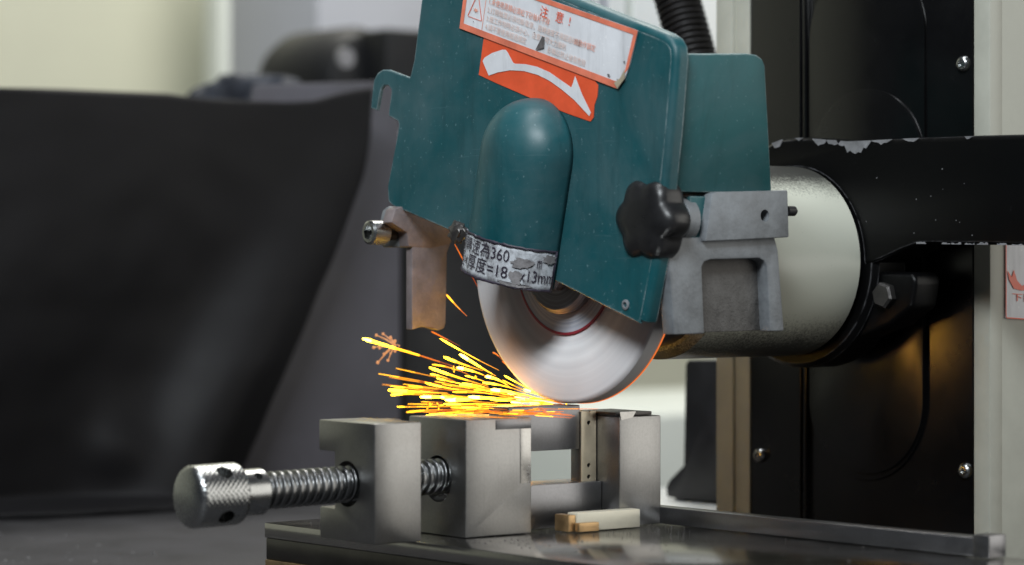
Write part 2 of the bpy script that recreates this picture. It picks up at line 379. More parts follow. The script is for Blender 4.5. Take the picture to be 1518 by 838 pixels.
# corrugated hose
YH = .30
pa, pb = ony(985, -70, YH), ony(1046, 150, YH)
prof = []; L = (pb-pa).length; n = 25
for k in range(n):
    for q in range(6): prof.append(((k+q/6)*L/n, .0150+.0028*math.sin(2*math.pi*q/6)))
prof = [(0, 0)]+prof+[(L, 0)]
tag(obj('corrugated_hose', lathe(pa, pb-pa, prof, 32), M['hose'], ang=80), 'black corrugated hose running down beside the white cabinet', 'hose')

# ================================================================== COLUMN
YP = .223
def yrect(px0, px1, z0, z1, y, d, w=.0): # box whose front face lies on the plane y
    a = ony(px0, HOR, y); b = ony(px1, HOR, y); return box(a.x, b.x, y, y+d, z0, z1, w)
ZT, ZB = .42, -.05
cx0, cx1 = ony(1062, HOR, YP).x, ony(1472, HOR, YP).x
t = thing('machine_column', 'cream machine column with tall black cover panel facing the wheel', 'machine column', ((cx0+cx1)/2, YP+.2, ZB))
obj('casting', box(cx0+.001, cx1, YP+.004, YP+.42, ZB, ZT, .005, 3), M['cream_col'], t)
obj('frame_strip', yrect(1061, 1086, ZB, ZT, YP-.004, .012, .0012), M['cream_col'], t)
obj('frame_strip', yrect(1088, 1111, ZB, ZT, YP-.001, .012, .0012), M['cream_col'], t)
obj('frame_strip', yrect(1443, 1468, ZB, ZT, YP-.003, .012, .0012), M['cream_col'], t)
pan = obj('cover_panel', yrect(1112, 1442, ZB+.005, ZT, YP, .006, .0006), M['black_panel'], t)
obj('guide_strip', yrect(1183, 1187, ZB+.005, ZT, YP-.0022, .004, .0005), M['black_panel'], pan)
obj('guide_strip', yrect(1190, 1195, ZB+.005, ZT, YP-.0030, .004, .0008), M['black_panel'], pan)
def stadium(px0, px1, pyt, pyb, y, d, w):
    xa, xb = ony(px0, HOR, y).x, ony(px1, HOR, y).x; r = (xb-xa)/2; cx = (xa+xb)/2
    zt = ony((px0+px1)/2, pyt, y).z-r; zb = ony((px0+px1)/2, pyb, y).z+r; pts = []
    for k in range(33): an = math.pi*k/32; pts.append((cx+r*math.cos(an), y, zt+r*math.sin(an)))
    for k in range(33): an = math.pi+math.pi*k/32; pts.append((cx+r*math.cos(an), y, zb+r*math.sin(an)))
    return prism(pts, (0, d, 0), w)
obj('slide_plate', stadium(1199, 1370, -60, 712, YP-.0022, .003, .0008), M['black_panel'], t)
obj('slide_plate', stadium(1201, 1368, 131, 703, YP-.0046, .003, .0008), M['black_panel'], t)
for px, py in ((1429, 95), (1432, 698), (1127, 675)):
    p = ony(px, py, YP)
    b_ = obj('cap_screw', lathe(p, (0, -1, 0), [(-.003, 0), (-.003, .0052), (.0012, .0052), (.0030, .0040), (.0036, .0026), (.0036, .0018), (.0022, .0016), (.0022, 0)], 32), M['chrome'], t)
# sticker on the column side
XSD = cx1
def side(px, py, off=.0008): return onx(px, py, XSD+off)
st = obj('direction_sticker', prism([side(px, py) for px, py in ((1491, 352), (1575, 344), (1575, 478), (1491, 472))], (-.001, 0, 0)), M['white_label'], t)
def flat(name, tris_px, fn, mat, parent, thick):
    bm = bmesh.new()
    for poly in tris_px:
        try: bm.faces.new([bm.verts.new(fn(*p)) for p in poly])
        except ValueError: pass
    me = bpy.data.meshes.new(name); bm.to_mesh(me); bm.free()
    return link(name, me, mat, parent, False)
s2 = lambda px, py: side(px, py, .0013)
flat('sticker_border', [[(1491, 352), (1492.2, 352), (1492.2, 472), (1491, 472)], [(1491, 470.5), (1575, 476), (1575, 478), (1491, 472)]], s2, M['red_label'], st, 0)
flat('arrow_mark', [[(1493.5, 401), (1500, 411), (1503, 400), (1508, 416), (1515, 424), (1530, 418), (1545, 405), (1548, 412), (1530, 430), (1514, 431), (1503, 428), (1496, 415)]], s2, M['red_label'], st, 0)
vs, fs = text_mesh('下降', 1.0)
flat('lettering', [[(1500+vs[i][0]*17, 445+1.2*vs[i][0]-vs[i][1]*13) for i in f] for f in fs], s2, M['red_label'], st, 0)
adopt(t)

# black post with a flared foot, standing behind the rail left of the column
YQ = .33
pts = [ony(px, py, YQ) for px, py in ((1016, 540), (1020, 534), (1075, 534), (1075, 745), (1012, 741), (1010, 744), (1002, 744), (1000, 739), (988, 737), (987, 722), (992, 712), (1013, 690))]
zl = ony(1000, 742, YQ).z
t = thing('black_post', 'matt black post with flared foot standing beside the cream column', 'post', pts[3])
obj('body', prism(pts, (0, .05, 0), .002), M['post'], t)
adopt(t)
tag(obj('machine_saddle', box(-.36, .10, .24, .45, -.054, zl-.0005, .004), M['white_paint']), 'white painted machine ledge carrying the black post behind the chuck', 'machine base')

# ================================================================== SPINDLE
WX, WY, WZ = .025, -.021, .1585
WR = .0858
AX = Vector((0, 1, 0))
def onaxis(y): return Vector((WX, y, WZ))
def centered(name, bm, mat, parent, c):
    """mesh whose own origin lies at c (for textures that circle the axis)"""
    bmesh.ops.translate(bm, vec=-Vector(c), verts=bm.verts[:]); o = obj(name, bm, mat, parent); o.location = c; return o
YE = .169
t = thing('spindle_housing', 'cream painted cylindrical spindle housing with sooty underside beside the black arm', 'spindle housing', onaxis(.1))
bmh = lathe(onaxis(.045), AX, [(0, 0), (0, .056), (.004, .061), (YE-.045-.003, .061), (YE-.045, .0585), (YE-.045, 0)], 96)
centered('barrel', bmh, M['soot'], t, onaxis(.1))
centered('nose', lathe(onaxis(.012), AX, [(0, 0), (0, .046), (.004, .0535), (.05, .0535), (.05, 0)], 64), M['dark_steel'], t, onaxis(.1))
centered('rear_sleeve', lathe(onaxis(YE), AX, [(0, 0), (0, .0565), (.036, .0565), (.036, 0)], 64), M['black_cast'], t, onaxis(.1))
adopt(t)

# ---- black support arm clamped on the housing
YA = YE+.0006
ol = [(1108, 300), (1112, 245), (1126, 222), (1143, 212), (1160, 206), (1185, 203.5), (1220, 206), (1258, 209), (1300, 207), (1345, 204.5), (1400, 202.5), (1460, 200.5), (1640, 196),
      (1640, 366), (1450, 363), (1362, 362), (1335, 372), (1305, 386), (1285, 393), (1268, 396), (1150, 420)]
armpts = [ony(px, py, YA) for px, py in ol]
t = thing('support_arm', 'heavy black cast arm with chipped paint reaching across the column', 'machine arm', onaxis(YA+.02)-Vector((0, 0, .06)))
bm = prism(armpts, (0, .034, 0), .0035, 3)
arm = obj('arm', bm, M['black_cast'], t)
bool_cut(arm, [cyl(onaxis(YA-.02), onaxis(YA+.06), .0612, 64)])
# chips of bare metal along the upper edge: irregular islands a hair proud of the paint
def chips(edge, y, seedv, big):
    rnd = random.Random(seedv); out = []
    for (xa, xb, dep) in big:
        n = max(4, int((xb-xa)/4)); up = []; dn = []
        for k in range(n+1):
            x = xa+(xb-xa)*k/n; e = interp(edge, x); w = max(0, math.sin(math.pi*k/n))**.6
            up.append((x, e+.8)); dn.append((x, e+1.2+dep*w*(.45+.75*rnd.random())))
        out.append([ony(px, py, y) for px, py in up+dn[::-1]])
    return out
edge = [(p[0], p[1]) for p in ol[3:13]]
for k, pts in enumerate(chips(edge, YA-.0003, 3, ((1144, 1160, 12), (1178, 1190, 4), (1204, 1226, 9), (1224, 1246, 7), (1240, 1292, 17), (1290, 1322, 6), (1338, 1362, 5), (1430, 1442, 4)))):
    obj('paint_chip', prism(pts, (0, .0006, 0)), M['bare'], arm)
edge2 = [(1355, 362), (1640, 366)]
rnd = random.Random(5)
for (xa, xb, dep) in ((1358, 1372, 3), (1396, 1408, 2.5), (1410, 1424, 3.2), (1430, 1444, 2.6), (1448, 1464, 3.4), (1478, 1492, 2.6), (1500, 1516, 3)):
    up = []; dn = []
    for k in range(7):
        x = xa+(xb-xa)*k/6; e = interp(edge2, x); up.append(ony(x, e-.4, YA-.0003)); dn.append(ony(x, e-.9-dep*rnd.random(), YA-.0003))
    obj('paint_chip', prism(up+dn[::-1], (0, .0006, 0)), M['bare'], arm)
for k in range(12):
    px, py = rnd.uniform(1280, 1500), rnd.uniform(230, 355); p = ony(px, py, YA-.0002); r = rnd.uniform(.0002, .0005)
    obj('paint_fleck', prism([(p.x+r*math.cos(a)*rnd.uniform(.6, 1.3), p.y, p.z+r*math.sin(a)*rnd.uniform(.6, 1.3)) for a in (0, 1.2, 2.5, 3.8, 5.1)], (0, .0004, 0)), M['bare'], arm)
# split clamp under the arm
bmc = lathe(onaxis(YE+.002), AX, [(0, .0565), (0, .066), (.004, .069), (.028, .069), (.031, .066), (.031, .0565), (0, .0565)], 72)
obj('clamp_ring', bmc, M['black_cast'], t)
lg = [ony(px, py, YE+.008) for px, py in ((1266, 425), (1282, 408), (1300, 403), (1352, 404), (1358, 416), (1352, 455), (1318, 482), (1262, 505))]
obj('clamp_lug', prism(lg, (0, .024, 0), .003, 3), M['black_cast'], t)
a = ony(1314, 438, YE+.008)
obj('clamp_bolt', lathe(a+Vector((0, .004, 0)), (0, -1, 0), [(0, 0), (0, .0085), (.008, .0085), (.0095, .007), (.0095, 0)], 6), M['dark_steel'], t)
adopt(t)

# ================================================================== GRINDING WHEEL
wc0 = onaxis(WY)
t = thing('grinding_wheel', 'white abrasive grinding wheel with red ring and steel hub touching the workpiece', 'grinding wheel', wc0)
TW = .0065
def wpart(name, prof, mat, par, seg=128): return centered(name, lathe(onaxis(WY), (0, -1, 0), prof, seg), mat, par, wc0)
wpart('abrasive_disc', [(-TW, .016), (-TW, WR-.0008), (-TW+.0008, WR), (TW-.0022, WR), (TW-.0008, WR-.0010), (TW, WR-.0030), (TW, .052), (TW-.0010, .0505), (TW-.0010, .016), (-TW, .016)], M['wheel'], t)
wpart('blotter_rim', [(TW-.0012, .0432), (TW+.0001, .0432), (TW+.0001, .0446), (TW-.0012, .0446), (TW-.0012, .0432)], M['blot_red'], t)
wpart('blotter', [(TW-.0012, .025), (TW-.0001, .025), (TW-.0001, .0431), (TW-.0012, .0431), (TW-.0012, .025)], M['blotter'], t)
wpart('flange', [(TW-.0005, 0), (TW-.0005, .0320), (TW+.004, .0320), (TW+.0065, .0295), (TW+.007, .020), (TW+.007, 0)], M['flange'], t)
wpart('hub_nut', [(TW+.006, 0), (TW+.006, .0185), (TW+.012, .0185), (TW+.0135, .0165), (TW+.0135, 0)], M['flange'], t, 6)
rg = wpart('glowing_rim', [(-TW+.0002, WR-.0006), (-TW+.0002, WR+.00035), (-TW+.0011, WR+.00035), (-TW+.0011, WR-.0006), (-TW+.0002, WR-.0006)], M['rim_glow'], t)
adopt(t)
for c in t.children: c.matrix_parent_inverse = Matrix.Translation(t.location).inverted()

# ================================================================== WHEEL GUARD
YG = WY-.030            # front of the door sheet
TILT = R(13)
UU = Vector((math.cos(TILT), 0, -math.sin(TILT))); VV = Vector((math.sin(TILT), 0, math.cos(TILT)))
G = thing('wheel_guard', 'teal painted sheet metal wheel guard with warning labels and domed hub cover', 'wheel guard', (WX, YG, WZ))
# door outline in the door's plane; flanged (rounded over) along top and right
left = [(949.5-400, 161), (552, 135), (554, 119), (559, 109), (567.5, 103.4), (576, 103.5), (607, 115), (609, 110), (614, 88), (625, 0), (641, -88)]
flr = [(648, -92), (740, -50), (860, 0), (925, 26), (962, 40), (984, 49), (995, 57), (1001.5, 69), (1003, 88), (995, 190), (977, 370), (958, 470), (955.5, 478)]
bot = [(949, 480.5), (830, 420), (700, 356), (582, 305), (576, 299), (575, 290), (574.6, 276), (589.4, 198), (591, 186), (590, 180), (576, 172), (576, 167), (580, 137), (580, 133), (575.6, 127), (569, 126.6), (564.6, 133), (559, 164)]
P = lambda q, y=YG: ony(q[0], q[1], y)
F3 = [P(q) for q in flr]; RB = .0040
def outn(k):
    a = F3[max(0, k-1)]; b = F3[min(len(F3)-1, k+1)]; d = (b-a).normalized(); return Vector((-d.z, 0, d.x))  # outward (path runs clockwise seen from the operator)
ins = [F3[k]-outn(k)*RB for k in range(len(F3))]
pts = [P(q) for q in left]+ins+[P(q) for q in bot]
door = obj('door_plate', prism(pts, (0, .0024, 0), .0005, 1), M['teal'], G)
bm = bmesh.new(); rows = []
for k, p in enumerate(F3):
    n = outn(k); row = []
    for q in range(7):
        an = math.pi/2*q/6; row.append(bm.verts.new(p-n*RB+n*RB*math.sin(an)+Vector((0, RB-RB*math.cos(an), 0))))
    row.append(bm.verts.new(p+Vector((0, .009, 0)))); row.append(bm.verts.new(p-n*.0022+Vector((0, .009, 0)))); row.append(bm.verts.new(p-n*.0022+Vector((0, RB+.001, 0))))
    row.append(bm.verts.new(p-n*RB+Vector((0, .0020, 0)))); rows.append(row)
for A, B in zip(rows[:-1], rows[1:]):
    for k in range(len(A)-1): bm.faces.new((A[k], A[k+1], B[k+1], B[k]))
obj('door_flange', bm, M['teal'], G, ang=50)
# guard body behind the door: side wall, top wall, back wall
e0, e1 = F3[8]+Vector((-.004, 0, 0)), F3[11]+Vector((-.004, 0, 0))
nside = Vector((e0.z-e1.z, 0, e1.x-e0.x)).normalized()
sw = [hit(px, py, e0, nside) for px, py in ((1110, 80), (1122, 82), (1130, 88), (1134, 98), (1139, 190), (1144, 288))]
def along(z):  # front end of the wall, just behind the door, at height z
    return Vector((e0.x+(e1.x-e0.x)*(z-e0.z)/(e1.z-e0.z), YG+.0072, z))
zsw = hit(1000, 79.5, e0, nside).z
sw = [along(zsw)]+sw+[along(sw[-1].z)]
obj('side_wall', prism(sw, nside*-.003, .0007), M['teal_side'], G)
yb_ = sw[1].y
tw = [Vector((e0.x-.004, YG+.010, zsw-.0006)), Vector((e0.x-.004, yb_, sw[1].z-.0006)), Vector((e0.x-.20, yb_, sw[1].z-.0006)), Vector((e0.x-.20, YG+.010, zsw-.0006))]
obj('top_wall', prism(tw, (0, 0, -.003)), M['teal_side'], G)
bk = [Vector((e0.x-.006, yb_-.004, sw[1].z-.02)), Vector((along(.17).x-.006, yb_-.004, .17)), Vector((WX, yb_-.004, .225)), Vector((e0.x-.20, yb_-.004, .22)), Vector((e0.x-.20, yb_-.004, sw[1].z-.02))]
obj('back_wall', prism(bk, (0, .003, 0)), M['teal_side'], G)
# screw hole near the lower right corner of the door
p = ony(928, 452, YG); obj('rivet', lathe(p, (0, -1, 0), [(-.001, 0), (-.001, .0030), (.0007, .0030), (.0011, .0022), (.0011, .0016), (-.0002, .0014), (-.0002, 0)], 24), M['alu'], G)
# domed hub cover
DC = ony(783, 300, YG)                      # a point on its centre line
DA, DP = .0345, .030
vt = ony(792, 143, YG); v_top = (vt-DC).dot(VV); v_bot = -.0455
def dome(phi, v):
    k = 1.0
    if v > v_top-DA:
        k = math.sqrt(max(0, 1-((v-(v_top-DA))/DA)**2))
    return DC+UU*(DA*k*math.cos(phi))+VV*v+Vector((0, -DP*(k**.8)*math.sin(phi)**.85 if math.sin(phi) > 0 else 0, 0))
bm = bmesh.new(); rows = []
vsamp = [v_bot+(v_top-DA-v_bot)*k/14 for k in range(15)]+[v_top-DA+DA*math.sin(math.pi/2*k/16) for k in range(1, 17)]
NF = 40
for v in vsamp: rows.append([bm.verts.new(dome(math.pi*k/NF, v)) for k in range(NF+1)])
for A, B in zip(rows[:-1], rows[1:]):
    for k in range(NF):
        try: bm.faces.new((A[k], A[k+1], B[k+1], B[k]))
        except ValueError: pass
bmesh.ops.remove_doubles(bm, verts=bm.verts[:], dist=1e-6)
hc = obj('hub_cover', bm, M['teal_dome'], G, ang=70); m = hc.modifiers.new('sheet', 'SOLIDIFY'); m.thickness = .0016; m.offset = -1
# ---- spec plate wrapped round the foot of the dome
def dome_n(phi, v, off):
    e = .02; a = dome(phi-e, v); b = dome(phi+e, v); d = (b-a).normalized(); n = d.cross(VV)
    if n.y > 0: n = -n
    return dome(phi, v)+n*off
arc = [0.0]; NA = 200
for k in range(NA): arc.append(arc[-1]+(dome(math.pi*(k+1)/NA, 0)-dome(math.pi*k/NA, 0)).length)
TOT = arc[-1]
def phi_of(s):   # s: metres along the arch from its left foot
    s = TOT-s
    if s <= 0: return 0.0
    for k in range(NA):
        if s <= arc[k+1]: return math.pi*(k+(s-arc[k])/(arc[k+1]-arc[k]))/NA
    return math.pi
def wrap(s, h, off): return dome_n(phi_of(s), v_bot+h, off)
S0, S1, H0, H1 = .022, TOT-.0025, -.0010, .0235
def patch(name, s0, s1, h0, h1, off, mat, par, n=48, wob=0.0, mh=8):
    bm = bmesh.new(); rr = []
    for k in range(n+1):
        s = s0+(s1-s0)*k/n; hb = h0+wob*noise.noise(Vector((s*300, 0, h0*999))); ht = h1+wob*noise.noise(Vector((s*300, 7, h1*999)))
        rr.append([bm.verts.new(wrap(s, hb+(ht-hb)*j/mh, off)) for j in range(mh+1)])
    for A, B in zip(rr[:-1], rr[1:]):
        for j in range(mh): bm.faces.new((A[j], A[j+1], B[j+1], B[j]))
    o = obj(name, bm, mat, par, ang=60); m = o.modifiers.new('t', 'SOLIDIFY'); m.thickness = .0003; m.offset = 0; return o
def worn_plate():
    t = NT('worn_white_plate'); n1 = t.noise(75, 5, .7, None, .8); n2 = t.noise(240, 4, .7)
    k = t.mix(.5, t.ramp(n1, [(.48, 0), (.60, 1)]), t.ramp(n2, [(.45, 0), (.62, 1)]))
    t.set(**{'Base Color': t.mix(k, (.60, .63, .67), (.20, .20, .21)), 'Roughness': .5}); t.bump(n1, .3, .0006); return t.m
M['plate'] = worn_plate()
pl = patch('spec_plate', S0, S1, H0, H1, .0007, M['plate'], G, wob=.0006)
tag(pl, 'curled scuffed white plate with black lettering on the hub cover')
for nm, a in (('plate_edge', (S0, S1, H1-.0012, H1+.0004)), ('plate_edge', (S0, S1, H0-.0003, H0+.0012)), ('plate_edge', (S1-.0013, S1, H0, H1))):
    patch(nm, *a, .0013, M['ink'], pl, wob=.0007, mh=1)
def proj(p):
    d = p-CAM; return CXP+FPX*d.dot(RGT)/d.dot(FWD)
def s_at(px, h):   # arch position that shows at picture column px (only the part turned to the viewer)
    ssil = min((proj(wrap(TOT*k/300, h, 0)), TOT*k/300) for k in range(301))[1]
    return min((abs(proj(wrap(ssil+(TOT-ssil)*k/300, h, 0))-px), ssil+(TOT-ssil)*k/300) for k in range(301))[1]
def letter_wrap(s, size, sa, sb, h):
    vs, fs = text_mesh(s, 1.0); w = max(v[0] for v in vs); bm = bmesh.new(); V = [bm.verts.new(wrap(sa+(sb-sa)*x/w, h+y*size, .0015)) for x, y in vs]
    for f in fs:
        try: bm.faces.new([V[i] for i in f])
        except ValueError: pass
    return bm
FS = .0100
for s, xa, xb, h in (('周轉速為360', 689, 755, .0135), ('m', 794, 801, .0128), ('徑×厚度=18', 687, 752, .0038), ('x13mm', 769, 817, .0040)):
    bm = letter_wrap(s, FS, s_at(xa, h), s_at(xb, h), h); me = bpy.data.meshes.new('lettering'); bm.to_mesh(me); bm.free(); link('lettering', me, M['ink'], pl, False)
rnd = random.Random(11)
for (s0, s1, h0, h1) in ((s_at(757, .014), s_at(793, .014), .0108, .0180), (s_at(755, .006), s_at(776, .006), .0010, .0100), (s_at(735, .002), s_at(790, .002), -.0005, .0026), (s_at(802, .018), s_at(822, .018), .0150, .0215)):
    bm = bmesh.new(); c = bm.verts.new(wrap((s0+s1)/2, (h0+h1)/2, .0018)); ring = []
    for k in range(26):
        an = 2*math.pi*k/26; q = rnd.uniform(.62, 1.1)
        ring.append(bm.verts.new(wrap((s0+s1)/2+(s1-s0)/2*math.cos(an)*q, (h0+h1)/2+(h1-h0)/2*math.sin(an)*q, .0018)))
    for k in range(26): bm.faces.new((c, ring[k], ring[(k+1) % 26]))
    obj('smudge', bm, M['smudge'], pl)
# ---- warning label on the door: bilinear patch between its four corners
LC = [(692, -43), (945.5, 45.4), (926, 136), (681, 42)]     # TL TR BR BL
def lab(s, q):
    a = Vector(LC[0]).lerp(Vector(LC[1]), s); b = Vector(LC[3]).lerp(Vector(LC[2]), s); return a.lerp(b, q)
def labw(s, q, off): v = lab(s, q); return ony(v.x, v.y, YG-off)
base = [labw(s, q, .0008) for s, q in ((0, 0), (1, 0), (.996, .55), (.985, .80), (.972, .88), (.955, 1.0), (.005, 1), (0, .97))]
wl = obj('warning_label', prism(base, (0, .0006, 0)), M['white_label'], G); tag(wl, 'long white warning label with red border and faded red Chinese text')
def lquad(name, pts, mat, off=.0011): 
    bm = bmesh.new(); bm.faces.new([bm.verts.new(labw(s, q, off)) for s, q in pts]); bm.normal_update(); return obj(name, bm, mat, wl, False)
bw, bh = .020, .085
M['border'] = simple('sun_faded_red_border', (.74, .20, .12), .45, 0, .22, 70, .05)
lquad('label_border', [(0, 0), (1, 0), (1, bh), (0, bh)], M['border'])
lquad('label_border', [(0, 1-bh*1.25), (.97, 1-bh*1.25), (.955, 1), (0, 1)], M['border'])
lquad('label_border', [(0, bh), (bw, bh), (bw, 1-bh*1.25), (0, 1-bh*1.25)], M['border'])
lquad('label_border', [(1-bw, bh), (1, bh), (.993, .62), (1-bw*1.2, .74)], M['border'])
lquad('divider_line', [(.128, bh), (.131, bh), (.131, 1-bh*1.25), (.128, 1-bh*1.25)], M['red_faded'])
tri = [(.040, .74), (.120, .74), (.080, .32)]
for (a, b), nm in zip(((tri[0], tri[1]), (tri[1], tri[2]), (tri[2], tri[0])), ('triangle',)*3):
    d = Vector(b)-Vector(a); n = Vector((-d.y*.30, d.x)).normalized(); w = .0035
    lquad('warning_triangle', [tuple(Vector(a)), tuple(Vector(b)), tuple(Vector(b)+Vector((n.x*w, n.y*w*2.6))), tuple(Vector(a)+Vector((n.x*w, n.y*w*2.6)))], M['red_label'], .0013)
star = []
for k in range(14):
    an = 2*math.pi*k/14; r = .018 if k % 2 == 0 else .007; star.append((.080+r*math.cos(an), .60+r*2.6*math.sin(an)))
lquad('hand_mark', star, M['red_faded'], .0013)
def label_text(s, s0, q0, h, w, mat):
    vs, fs = text_mesh(s, 1.0); bm = bmesh.new(); V = [bm.verts.new(labw(s0+x*w, q0-y*h, .0014)) for x, y in vs]
    for f in fs:
        try: bm.faces.new([V[i] for i in f])
        except ValueError: pass
    me = bpy.data.meshes.new('lettering'); bm.to_mesh(me); bm.free(); link('lettering', me, mat, wl, False)
label_text('注   意  !', .44, .30, .20, .050, M['red_label'])
label_text('1.未使用周轉必須松下砂輪片不得', .145, .41, .125, .0245, M['red_faded'])
label_text('2.打開輪罩必須切斷電源，周轉速度不得超過砂輪', .145, .555, .115, .0255, M['red_faint'])
label_text('機動作額定', .66, .555, .115, .0255, M['red_faded'])
label_text('3.磨工作物時必須小心，注意不可大力磨削', .145, .70, .115, .0255, M['red_faint'])
label_text('4.請不要使用超過規定', .145, .84, .115, .0255, M['red_faint'])
label_text('砂輪以防止破裂危險', .52, .84, .115, .0255, M['red_faint'])
# torn spots
def blot(s, q, r, mat, n=9, seedv=1):
    rn = random.Random(seedv); lquad('torn_spot', [(s+r*math.cos(2*math.pi*k/n)*rn.uniform(.6, 1.2), q+r*2.6*math.sin(2*math.pi*k/n)*rn.uniform(.6, 1.2)) for k in range(n)], mat, .0017)
lquad('torn_spot', [(.452, .885), (.478, .62), (.492, .63), (.498, .80), (.478, .84)], M['chip'], .0017)
blot(.430, .61, .004, M['chip'], 8, 2); blot(.075, .80, .004, M['smudge'], 8, 3); blot(.962, .55, .006, M['chip'], 9, 4); blot(.890, .84, .008, M['chip'], 10, 5); blot(.945, .86, .005, M['smudge'], 9, 6)
lquad('curled_corner', [(.972, .66), (.985, .80), (.972, .88), (.955, 1.0), (.93, .93), (.958, .82)], M['gold'], .0019)
# ---- rotation arrow sticker
C6 = lambda q: (q[0]/4.41+670, q[1]/4.41)
ab = [C6(q) for q in ((230, 180), (205, 265), (175, 490), (280, 540), (430, 605), (600, 680), (760, 745), (905, 795), (925, 770), (930, 690), (950, 630), (955, 560), (900, 480), (600, 330))]
ar = obj('arrow_sticker', prism([ony(x, y, YG-.0004) for x, y in ab], (0, .0003, 0)), M['red_label'], G); tag(ar, 'red sticker with white curved arrow on the guard')
aw = [C6(q) for q in ((240, 495), (200, 400), (212, 378), (260, 348), (330, 325), (352, 327), (366, 345), (400, 410), (412, 417), (480, 420), (560, 438), (640, 474), (720, 530), (780, 572), (792, 540), (805, 497), (850, 615), (908, 735), (898, 760), (800, 655), (720, 588), (640, 530), (560, 490), (470, 465), (380, 460), (300, 474))]
bm = bmesh.new(); bm.faces.new([bm.verts.new(ony(x, y, YG-.0007)) for x, y in aw]); obj('arrow', bm, M['white_label'], ar, False)
# oily chip caught at the dome's lower left
bm = bmesh.new(); bmesh.ops.create_icosphere(bm, subdivisions=3, radius=1); c = ony(678, 345, YG-.004)
for v in bm.verts: v.co = c+Vector((v.co.x*.008, v.co.y*.003, v.co.z*.0065))*(1+.5*noise.noise(v.co*2.5))
obj('swarf_lump', bm, M['dark_steel'], G)
adopt(G)

# ================================================================== DEFLECTOR PLATE at the guard's left
YD = YG+.008
t = thing('spark_deflector', 'scorched steel deflector plate hanging below the left end of the guard', 'deflector', ony(605, 490, YD))
xd = ony(611, 400, YD).x
zb_ = onx(640, 489, xd).z
body = [onx(px, py, xd) for px, py in ((611, 338), (668, 350), (668, 362), (663, 375), (662, 430), (661, 478), (659, 487), (650, 490), (638, 486), (624, 485), (611, 489))]
pl_ = obj('plate', prism(body, (-.0065, 0, 0), .0008), M['pinkish'], t)
hd = [onx(px, py, xd+.0005) for px, py in ((586, 310), (596, 306), (680, 336), (676, 348), (668, 362), (640, 368), (606, 366), (604, 345), (580, 330))]
obj('head_plate', prism(hd, (-.010, 0, 0), .001), M['pinkish'], t)
lu = [ony(px, py, YD-.002) for px, py in ((566, 312), (574, 306), (586, 308), (590, 330), (607, 342), (607, 367), (566, 367), (562, 330))]
obj('lug', prism(lu, (0, .008, 0), .0012), M['alu'], t)
h0 = ony(553, 345, YD-.020)
sc = obj('socket_screw', lathe(h0+Vector((0, -.004, 0)), (0, 1, 0), [(0, 0), (0, .0044), (.0001, .0062), (.0012, .0076), (.0125, .0078), (.0135, .007), (.0135, 0)], 40), M['chrome'], t)
a, u, v = frame_from((0, 1, 0))
hexp = lathe(h0+Vector((0, -.006, 0)), (0, 1, 0), [(0, 0), (0, .0047), (.008, .0047), (.008, 0)], 6)
bool_cut(sc, [hexp])
prof = [(0, 0)]
for k in range(16):
    for q in range(4): prof.append((.001*(k+q/4), .0044+.0005*math.sin(2*math.pi*q/4)))
prof.append((.016, 0))
obj('screw_thread', lathe(h0+Vector((0, .009, 0)), (0, 1, 0), prof, 24), M['dark_steel'], t, ang=60)
adopt(t)

# ================================================================== BRACKET WITH STAR KNOB
XB = .1355
t = thing('guard_bracket', 'grey cast bracket with recessed face beside the wheel and black star knob', 'bracket', onx(1070, 495, XB-.01))
bar = obj('clamp_bar', prism([onx(px, py, XB) for px, py in ((1056, 288), (1062, 284.5), (1168, 282), (1170, 352), (1046, 358))], (-.028, 0, 0), .0009), M['alu'], t)
hp = onx(1134, 320, XB)
bool_cut(bar, [cyl(hp+Vector((.01, 0, 0)), hp+Vector((-.012, 0, 0)), .0036, 24)])
obj('side_pin', lathe(onx(1166, 313, XB-.004), (0, 1, 0), [(0, 0), (0, .003), (.006, .003), (.008, .0015), (.008, 0)], 20), M['knob'], t)
xc = XB-.004
outer = [(976, 378), (984, 357), (1148, 354), (1153, 372), (1163, 490)]
U = [onx(px, py, xc) for px, py in ((991, 382), (993, 352), (1149, 352), (1154, 372), (1163, 491), (1142, 491.5), (1137, 396), (1134, 388), (1126, 383), (1054, 385), (1045, 388), (1041, 396), (1045, 495), (1000, 496.5))]
obj('casting_rim', prism(U, (-.010, 0, 0), .0012), M['alu'], t)
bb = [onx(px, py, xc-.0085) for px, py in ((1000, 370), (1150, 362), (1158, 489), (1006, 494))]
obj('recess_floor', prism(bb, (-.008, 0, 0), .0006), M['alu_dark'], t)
# star knob on the operator side
kc = onx(1012, 326, XB-.014); kc.y -= .002
yb0 = onx(1060, 300, XB).y
obj('clamp_block', box(XB-.029, XB-.0055, kc.y, yb0+.006, kc.z-.0135, kc.z+.0135, .0012), M['teal_side'], t)
obj('knob_stem', lathe(kc, (0, -1, 0), [(-.004, 0), (-.004, .013), (.004, .013), (.006, .0105), (.022, .0105), (.022, 0)], 32), M['alu'], t)
bm = bmesh.new(); NS = 80; rows = []
for (d, r, am) in ((.012, .012, .0), (.012, .0195, .10), (.0135, .0225, .13), (.016, .0238, .15), (.026, .0238, .15), (.0295, .0220, .14), (.0315, .0185, .10), (.0322, .010, .02)):
    row = []
    for k in range(NS):
        an = 2*math.pi*k/NS; lob = .5+.5*math.cos(6*an+.4); rr = r*(1-am+am*lob**.7*1.15)*1.0
        row.append(bm.verts.new(kc+Vector((rr*math.cos(an), -d, rr*math.sin(an)))))
    rows.append(row)
for A, B in zip(rows[:-1], rows[1:]):
    for k in range(NS): bm.faces.new((A[k], A[(k+1) % NS], B[(k+1) % NS], B[k]))
bm.faces.new(rows[0]); bm.faces.new(rows[-1])
obj('star_knob', bm, M['knob'], t, ang=50)
adopt(t)

